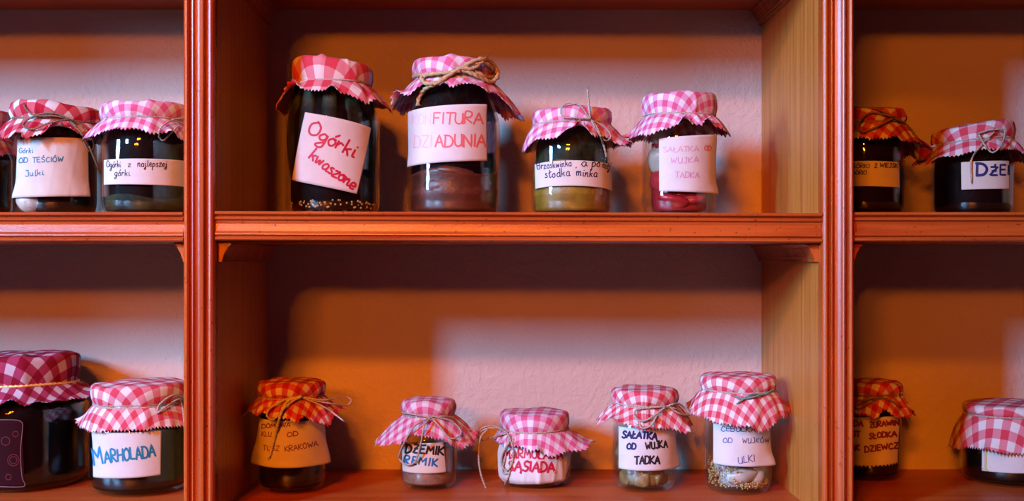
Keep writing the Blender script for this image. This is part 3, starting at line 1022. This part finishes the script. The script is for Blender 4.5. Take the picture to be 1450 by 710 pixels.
# ---- upper shelf, right bay
jar('preserve_jar', 'jar with orange-lit cover behind the right upright, label in small brown capitals, upper shelf', 1224, .128, 54, 55, 150, 172, 52, UP,
    {180: (36, 66), 250: (30, 62), 275: (34, 64), 300: (36, 64), 325: (36, 60), 345: (62, 80), 0: (56, 76), 20: (46, 70), 90: (34, 60)}, M_red, 11, 40,
    fill=M_dark, seed=31, pleats=10, amp=1.2, wraps=2, trad=.0009, tmat=M_twine_dark, curls=((338, .2, 60),), dome=4, ridges=((320, .15, 3),), lidtilt=(.02, 0),
    bows=([(1265, 167), (1240, 154), (1206, 152)], [(1265, 167), (1243, 179), (1221, 187), (1216, 176), (1232, 160), (1264, 165)],
          dict(p=[(1265, 166), (1285, 178), (1301, 198)], rad=.0012)),
    labels=(dict(q=((1178, 230), (1273, 230), (1274, 266), (1178, 265)), mat=M_paper2,
                 text=(('OGÓRKI', (1200, 238.5), (1231, 238), 5.5, 1.0, (.06, .03, .01)), ('Z', (1238.5, 237.5), (1242, 237.5), 5.5, 1.0, (.06, .03, .01)),
                       ('WIEJSK', (1246, 237), (1271, 238), 6, 1.0, (.06, .03, .01)), ('GÓRKI', (1207, 247.5), (1227, 247), 5.5, 1.0, (.06, .03, .01)))),))
jar('preserve_jar', 'dark jar labelled DŻEM in navy marker at the right end of the upper shelf', 1377, .150, 54, 55, 172, 197, 53, UP,
    {180: (44, 58), 205: (46, 60), 235: (28, 56), 265: (20, 54), 300: (22, 54), 330: (34, 60), 345: (44, 64), 0: (36, 58), 90: (30, 60)}, M_coral, 11, 22,
    fill=M_dark, seed=34, pleats=9, amp=1.1, wraps=2, trad=.0008, dome=3, ridges=((300, .2, 2.2),), lidtilt=(.14, 0), twslant=3,
    bows=([(1385, 189), (1405, 184), (1422, 185), (1419, 203), (1406, 216), (1394, 205), (1386, 190)], [(1408, 187), (1391, 204), (1376, 226), (1376, 256)]),
    labels=(dict(q=((1361, 230), (1429, 228), (1429.5, 268), (1361.5, 269)), mat=M_paper2,
                 text=(('D', (1383, 249), (1398, 249), 17, 3.0, (.01, .02, .14)), ('Ż', (1402, 248), (1412, 248), 12, 2.2, (.01, .02, .14)),
                       ('E', (1416, 248), (1424, 248), 14, 2.0, (.01, .02, .14)), ('M', (1427, 248), (1429, 248), 14, 1.2, (.01, .02, .14)))),))

# ---- lower shelf, left bay
lbl = [[(-20, 595), (20, 595), (30, 598), (32, 605), (29, 640), (31, 675), (35, 686), (28, 690), (-20, 689)]]
circ = lambda cx_, cy_, r_: [(cx_ + r_ * math.cos(a), cy_ + r_ * math.sin(a)) for a in np.linspace(0, 6.2, 12)]
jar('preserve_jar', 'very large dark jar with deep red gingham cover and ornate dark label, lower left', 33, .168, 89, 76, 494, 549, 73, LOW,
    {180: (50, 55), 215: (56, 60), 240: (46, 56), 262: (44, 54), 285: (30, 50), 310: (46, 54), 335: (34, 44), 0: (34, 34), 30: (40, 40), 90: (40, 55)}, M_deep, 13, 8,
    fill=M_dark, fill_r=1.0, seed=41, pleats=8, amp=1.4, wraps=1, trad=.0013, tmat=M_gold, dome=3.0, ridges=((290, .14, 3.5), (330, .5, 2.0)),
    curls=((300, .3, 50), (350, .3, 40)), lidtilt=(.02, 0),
    labels=(dict(q=((-22, 594), (31, 596), (35, 690), (-22, 688)), mat=M_darklabel, name='printed_label',
                 lines=((lbl, 1.1, (.25, .12, .14)), ([circ(19, 652, 8), circ(19, 652, 5), circ(8, 625, 6), circ(22, 615, 4), circ(12, 676, 4)], 1.0, (.14, .01, .02)))),))
jar('preserve_jar', 'dark jar labelled MARHOLADA in blue marker beside the left upright, lower shelf', 197, .130, 69, 65, 533, 578, 61, LOW,
    {180: (34, 66), 215: (34, 70), 245: (36, 72), 270: (34, 72), 300: (32, 72), 330: (34, 70), 0: (36, 66), 90: (32, 60)}, M_coral, 11, 42,
    fill=M_dark, seed=44, pleats=9, amp=1.0, wraps=3, trad=.0008, dome=3, ridges=((262, .06, .8), (310, .3, 1.0)), lidtilt=(.02, 0),
    bows=([(222, 585), (227, 572), (246, 560), (264, 566)], [(222, 586), (236, 576), (252, 566), (264, 568)], [(254, 564), (259, 580), (262, 619)]),
    labels=(dict(q=((131, 611), (228.5, 609.5), (227.5, 673), (132, 676)), flare=((0, 1, .01),),
                 text=(('M', (134, 659), (146, 656), 25, 2.2, (.02, .25, .50)), ('ARHOLADA', (149, 656), (220, 647), 17, 2.2, (.01, .23, .38), .13)),),))

# ---- lower shelf, middle bay
jar('preserve_jar', 'jar labelled OD KRAKOWA in purple ink with flaring paper, string bow and long tail coloured pale as if lit', 413, .130, 47.5, 48, 532, 566, 44.5, LOW,
    {180: (30, 56), 210: (30, 60), 240: (26, 56), 270: (30, 66), 295: (32, 66), 320: (42, 66), 345: (36, 52), 0: (34, 50), 90: (30, 60)}, M_red, 8.5, 10,
    fill=M_dark, seed=51, pleats=12, amp=1.2, wraps=2, trad=.0008, dome=3, curls=((248, .15, 40), (215, .15, 40)), ridges=((300, .2, 1.0),), bmat=M_twine_lit,
    bows=([(427, 562), (405, 566), (383, 578), (378, 589), (388, 594), (408, 573), (427, 562)], dict(p=[(427, 562), (407, 569), (397, 588), (388, 622), (382, 646)], rad=.0014),
          [(427, 562), (458, 567), (484, 562), (497, 566), (492, 574), (475, 573), (447, 568), (428, 563)], [(428, 563), (461, 578), (486, 596)]),
    labels=(dict(q=((367, 592), (460, 592), (464, 655), (362, 655)), mat=M_paper2, flare=((3, 7, .022), (2, 6, .022)),
                 text=(('DOMOWA', (371, 607), (411, 605), 6, .9, (.14, .02, .20)), ('KLU', (371, 618), (384, 618.5), 6.5, .8, (.22, .03, .16)),
                       ('OD', (407, 619), (422, 617.5), 6.5, 1.0, (.22, .02, .18)), ('TUSZ', (372, 638), (395, 639), 7, .8, (.22, .03, .14)),
                       ('KRAKOWA', (404, 640.5), (450, 632), 7.5, .9, (.18, .02, .22), .14))),))
jar('preserve_jar', 'small beige jar labelled DŻEMIK with looping string bow, lower shelf', 607, .145, 40, 37.5, 560, 592, 34.5, LOW,
    {180: (56, 50), 205: (58, 54), 230: (48, 60), 250: (30, 52), 270: (32, 58), 290: (36, 64), 310: (52, 66), 335: (54, 58), 0: (42, 50), 90: (34, 56)}, M_pink, 8.5, 3,
    fill=M_cream, fill_top=632, seed=54, pleats=8, amp=1.0, wraps=3, trad=.0008, dome=2, curls=((262, .3, 12),), neck=30,
    bows=([(609, 592), (588, 603), (572, 628), (565, 648), (575, 658), (588, 654), (596, 628), (601, 603), (609, 593)],
          [(610, 591), (624, 606), (636, 620), (647, 620), (653, 611), (639, 597), (614, 590)], [(612, 590), (641, 592), (664, 610)], [(609, 592), (590, 588), (570, 585)]),
    labels=(dict(q=((569, 626), (628, 626), (632, 669), (570, 667.5)), mat=M_paper2,
                 text=(('DŻEMIK', (574, 641), (628, 645), 11.5, 2.2, BLACK, .2), ('REMIK', (572, 656), (619, 661), 10.5, 2.0, (.01, .16, .42), .3))),))
jar('preserve_jar', 'round squat jar labelled SĄSIADA in red with crumpled paper and hanging bow', 757, .160, 51, 48.5, 575, 614, 46.5, LOW,
    {180: (20, 68), 215: (20, 66), 245: (22, 68), 270: (26, 70), 290: (36, 70), 310: (32, 60), 335: (38, 44), 0: (42, 36), 20: (36, 40), 90: (26, 60)}, M_pink, 8.5, 8,
    fill=M_dark, seed=57, pleats=7, amp=.8, wraps=2, trad=.0008, dome=2.5, base_r=.62, ridges=((268, .10, .6),), curls=(),
    bows=([(719, 614), (704, 606), (685, 609), (677, 618), (684, 624), (704, 617), (719, 614)], dict(p=[(690, 608), (680, 622), (678, 650), (681, 672), (688, 692)], rad=.0010),
          [(719, 613), (702, 604), (684, 606), (676, 617)],
          [(719, 614), (721, 626), (713, 641), (710, 657), (717, 667), (725, 657), (727, 638), (722, 620)], [(724, 650), (721, 672), (715, 686)], [(720, 620), (716, 645), (712, 668), (719, 672)]),
    labels=(dict(q=((711, 626), (807, 634), (797, 681), (713, 682)), follow=True, wrinkle=1.1,
                 text=(('MARMOLADA', (714, 649), (796, 650), 12, 2.0, RED, .2), ('SĄSIADA', (720, 667), (785, 669), 14, 2.4, RED, .14))),))
eL, jL = jar('preserve_jar', 'jar of sliced pickles labelled SAŁATKA OD WUJKA TADKA in bold black', 912.5, .138, 44.5, 47, 543, 577, 44, LOW,
    {180: (34, 52), 205: (34, 56), 235: (30, 62), 265: (34, 74), 290: (34, 74), 320: (36, 66), 345: (34, 60), 0: (32, 60), 90: (30, 60)}, M_coral, 8.2, 8,
    fill=M_slice, fill_top=612, fill_r=.80, seed=61, pleats=11, amp=1.2, wraps=2, trad=.0009, dome=2.5, neck=38, tmat=M_twine, ridges=((300, .3, 1.0),),
    bows=([(944, 576), (918, 578), (901, 581), (899, 590), (910, 597), (925, 590), (941, 578)], [(944, 577), (931, 588), (923, 602), (911, 607), (905, 602)],
          [(944, 576), (960, 572), (974, 583), (978, 588), (965, 587), (948, 578)], [(944, 577), (958, 580), (972, 590)]),
    labels=(dict(q=((876, 604), (955, 604), (961, 659), (876, 663.5)), flare=((2, 4, .015),),
                 text=(('SAŁATKA', (881, 620), (930, 623), 9.5, 2.1, NAVY, .1), ('OD', (888, 636), (900, 637), 8, 1.9, NAVY),
                       ('WUJKA', (915, 637), (945, 634), 10, 1.7, BLACK, .26), ('TADKA', (899, 658), (934, 657), 11, 2.0, BLACK, .1))),))
eM, jM = jar('preserve_jar', 'jar of white onions and mustard seeds labelled OD WUJKÓW ULKI, green string', 1045, .128, 46.5, 53, 524, 557, 51, LOW,
    {180: (36, 66), 215: (38, 70), 240: (46, 76), 265: (52, 78), 290: (54, 78), 310: (40, 72), 335: (40, 70), 0: (40, 68), 90: (34, 60)}, M_coral, 8.8, 40,
    fill=M_onion, fill_top=605, fill_r=.62, seed=64, pleats=9, amp=1.0, wraps=1, trad=.0008, dome=2.5, neck=40, base_r=.84, ridges=((300, .15, 1.2),), bmat=M_twine_green,
    bows=([(1096, 552), (1082, 559), (1064, 559), (1045, 571)], [(1088, 556), (1070, 562), (1052, 565), (1040, 561)]),
    labels=(dict(q=((1010, 600), (1090, 600), (1092, 658), (1010, 656.5)), flare=((2, 5, .012),),
                 text=(('CEBULKA', (1021, 611), (1070, 612), 7, .9, (.08, .10, .25)), ('OD', (1024, 627), (1037, 627), 6.5, .9, (.10, .12, .30)),
                       ('WUJKÓW', (1051, 628), (1089, 627), 7, .8, (.12, .10, .25), .26), ('ULKI', (1046, 657), (1069, 654), 9.5, .9, (.12, .10, .30)))),))

# ---- lower shelf, right bay
jar('preserve_jar', 'jar with orange-lit label of red capitals ŻURAWIN SŁODKA, beside the right upright', 1233, .198, 41, 43, 533, 562, 41, LOW,
    {180: (30, 66), 230: (28, 66), 255: (32, 68), 270: (22, 60), 290: (32, 68), 320: (32, 70), 345: (30, 76), 0: (28, 72), 90: (28, 60)}, M_red, 9, 35,
    fill=M_dark, seed=71, pleats=10, amp=1.2, wraps=2, trad=.0009, tmat=M_twine_dark, dome=3,
    bows=([(1245, 563), (1226, 567), (1206, 578)], [(1245, 563), (1230, 572), (1213, 580), (1216, 570), (1245, 563)], [(1245, 563), (1260, 567), (1273, 576)]),
    labels=(dict(q=((1194, 588), (1271, 588), (1271, 656), (1194, 657)), mat=M_paper2, zig=True, flare=((1, 3, .03),),
                 text=(('ADA', (1202, 604), (1222, 604), 8, 1.9, (.22, .0, .05)), ('ŻURAWIN', (1232, 606), (1270, 602), 7.5, 1.8, (.22, .0, .05)),
                       ('EST', (1200, 619), (1218, 619), 8, 1.8, (.22, .0, .05)), ('SŁODKA', (1231, 622), (1268, 618), 7.5, 1.8, (.22, .0, .05)),
                       ('JAK', (1200, 638), (1217, 638), 8, 1.8, (.22, .0, .05)), ('DZIEWCZ', (1225, 641), (1271, 635), 8, 1.8, (.22, .0, .05)))),))
jar('preserve_jar', 'wide dark jar with cool-lit pink checks and blank white label at the right picture edge', 1432, .178, 68, 64, 563, 594, 61, LOW,
    {180: (52, 80), 215: (52, 80), 240: (48, 80), 262: (48, 80), 280: (38, 74), 300: (50, 78), 330: (46, 74), 0: (44, 70), 90: (34, 64)}, M_coral, 13, 38,
    fill=M_dark, seed=74, pleats=7, amp=.9, wraps=1, trad=.0011, dome=2, ridges=((235, .25, 1.5),), tmat=M_twine,
    labels=(dict(q=((1379, 628), (1394, 628), (1394, 662), (1379, 659)), mat=M_redprint, name='printed_label',
                 lines=(([[(1380, 629), (1380, 645), (1380.5, 658), (1387, 660)]], 1.2, (.55, .60, .05)),)),
            dict(q=((1388, 634), (1478, 636), (1478, 670), (1388, 666)), mat=M_paper)))

# ------------------------------------------------------------ things packed inside the clear jars
rnd = random.Random(4)


def ring_pts(j, r_, n_, z_, a0=0.0):
    return [(j['xc'] + r_ * math.cos(a0 + 2 * math.pi * k / n_), j['yc'] + r_ * math.sin(a0 + 2 * math.pi * k / n_), j['zb'] + z_) for k in range(n_)]


# pickled cucumbers standing in the first tall jar
for k, p in enumerate(ring_pts(j1, .0372, 10, .080, R(238))):
    blob('pickled_cucumber', p, (.0112, .0112, .060), 0, 0, M_darkgreen, 'dark green cucumber standing in the Ogórki kwaszone jar',
         'cucumber', 'cucumbers in the tilted-note jar', k, .09)
pts = []
for k in range(480):
    a, q = rnd.uniform(0, 6.283), .046 * math.sqrt(rnd.uniform(.6, 1))
    hgt = .006 + rnd.random() * .011
    q = min(q, .0385 if hgt < .009 else .0465)
    pts.append((j1['xc'] + q * math.cos(a), j1['yc'] + q * math.sin(a), j1['zb'] + hgt))
seeds('mustard_seeds', j1, pts, 'yellow mustard seeds at the bottom of the Ogórki kwaszone jar', .0013)
# brown fruit halves in the second tall jar
for k, (a, z_, rx, rz, ry, wh) in enumerate(((248, .030, .021, .017, .1, 'left'), (298, .026, .022, .014, -.1, 'right'), (275, .047, .023, .010, .15, 'upper middle'))):
    blob('fruit_half', (j2['xc'] + .0355 * math.cos(R(a)), j2['yc'] + .0355 * math.sin(R(a)), j2['zb'] + z_), (rx, .0126, rz), R(a + 90), ry, M_brown,
         'brown fruit half, the ' + wh + ' one under the KONFITURA label', 'fruit', 'fruit halves in the rope-tied jar', k + 20, .04)
# green plums under the label of the squat jar
# red pepper pieces in the narrow jar
for k, (a, q, z_, rx, rz, ry) in enumerate(((246, .0262, .014, .017, .008, .25), (296, .0262, .016, .016, .008, -.3), (272, .0262, .031, .019, .008, .12), (212, .0262, .034, .012, .011, .4),
                                            (330, .0262, .036, .012, .010, -.2), (203, .0262, .058, .011, .015, 0), (212, .0262, .086, .012, .012, .2), 
                                            )):
    blob('pepper_piece', (j4['xc'] + q * math.cos(R(a)), j4['yc'] + q * math.sin(R(a)), j4['zb'] + z_ + .004), (rx, .0095, rz), R(a + 90), ry,
         M_pepper if k not in (5, 6) else M_pale, 'red pepper piece in the pink-lettered SAŁATKA jar, ' + ('at the bottom left', 'at the bottom right', 'just under the label', 'at the left above the bottom', 'at the right behind the label')[min(k, 4)] if k not in (5, 6) else
         'pale vegetable piece left of the label in the red pepper jar, ' + ('the lower one' if k == 5 else 'the upper one'), 'pepper' if k not in (5, 6) else 'vegetable',
         'peppers in the narrow jar' if k not in (5, 6) else 'pale pieces in the narrow jar', k + 30, .14)
# pale onion at the foot of the OD TEŚCIÓW jar
sA = S(.145)
xA = (83 - HX) / sA
blob('pale_onion', (xA - .018, .145 - .0345, UP + .0175), (.0155, .0075, .0125), 0, .1, M_pale, 'pale onion showing below the label reading OD TEŚCIÓW JULKI', 'onion', 'onion in the left jar', 3, .05)
# olive slices in the SAŁATKA OD WUJKA jar
k = 0
for zi in range(4):
    for a0 in range(7):
        a = R(a0 * 51.4 + zi * 22)
        q = .0262 if zi else .0235
        blob('pickle_slice', (jL['xc'] + q * math.cos(a), jL['yc'] + q * math.sin(a), jL['zb'] + .014 + zi * .013), (.0035, .0095, .0088), a + rnd.uniform(-.5, .5), rnd.uniform(-.3, .3),
             M_slice, 'olive-brown pickle slice in the bold-lettered SAŁATKA jar', 'pickle', 'pickle slices in the bold-lettered jar', k, .12)
        k += 1
# white onions and seeds in the ULKI jar
on = []
for (a, q, z_, rx, rz, rot_) in ((266, .0222, .0195, .0105, .0165, 1.35), (318, .0222, .0200, .0105, .0125, .3), (205, .0215, .0330, .0090, .0115, -.2), (345, .0222, .040, .0095, .012, .2),
                                 (235, .0222, .0410, .0095, .0105, .5), (285, .0222, .0420, .0100, .0100, -.4), (10, .0222, .022, .010, .012, 0), (105, .0222, .024, .012, .012, 0),
                                 (150, .018, .024, .011, .012, 0), (60, .018, .045, .012, .012, 0), (120, .018, .047, .012, .012, 0), (180, .0185, .050, .010, .012, 0),
                                 (0, .0185, .062, .010, .011, 0), (300, .019, .064, .011, .011, 0), (230, .019, .063, .011, .011, 0)):
    big = {266: 'largest pointed white onion lying at the bottom centre of the ULKI jar', 318: 'white onion at the lower right of the ULKI jar',
           205: 'white onion behind the seeds at the left side of the ULKI jar', 345: 'white onion high at the right edge of the ULKI jar',
           285: 'white onion just under the label right of centre in the ULKI jar', 235: 'white onion just under the label left of centre in the ULKI jar'}
    blob('pickled_onion', (jM['xc'] + q * math.cos(R(a)), jM['yc'] + q * math.sin(R(a)), jM['zb'] + z_), (rx * .9, .0092, rz), R(a + 90), rot_, M_onion,
         big.get(a, 'white pickled onion hidden at the back or behind the paper in the ULKI jar'), 'onion', 'onions in the ULKI jar', int(a), .04, .35)
pts = []
for k in range(520):
    a = rnd.uniform(0, 6.283)
    left = math.cos(a) < -.1
    hgt = .0062 + rnd.random() * (.026 if left else .007)
    q = (.0295 if hgt < .0085 else .0325) * math.sqrt(rnd.uniform(.6, 1))
    pts.append((jM['xc'] + q * math.cos(a), jM['yc'] + q * math.sin(a), jM['zb'] + hgt))
seeds('mustard_seeds', jM, pts, 'pale mustard seeds around the onions at the bottom of the ULKI jar', .0011)
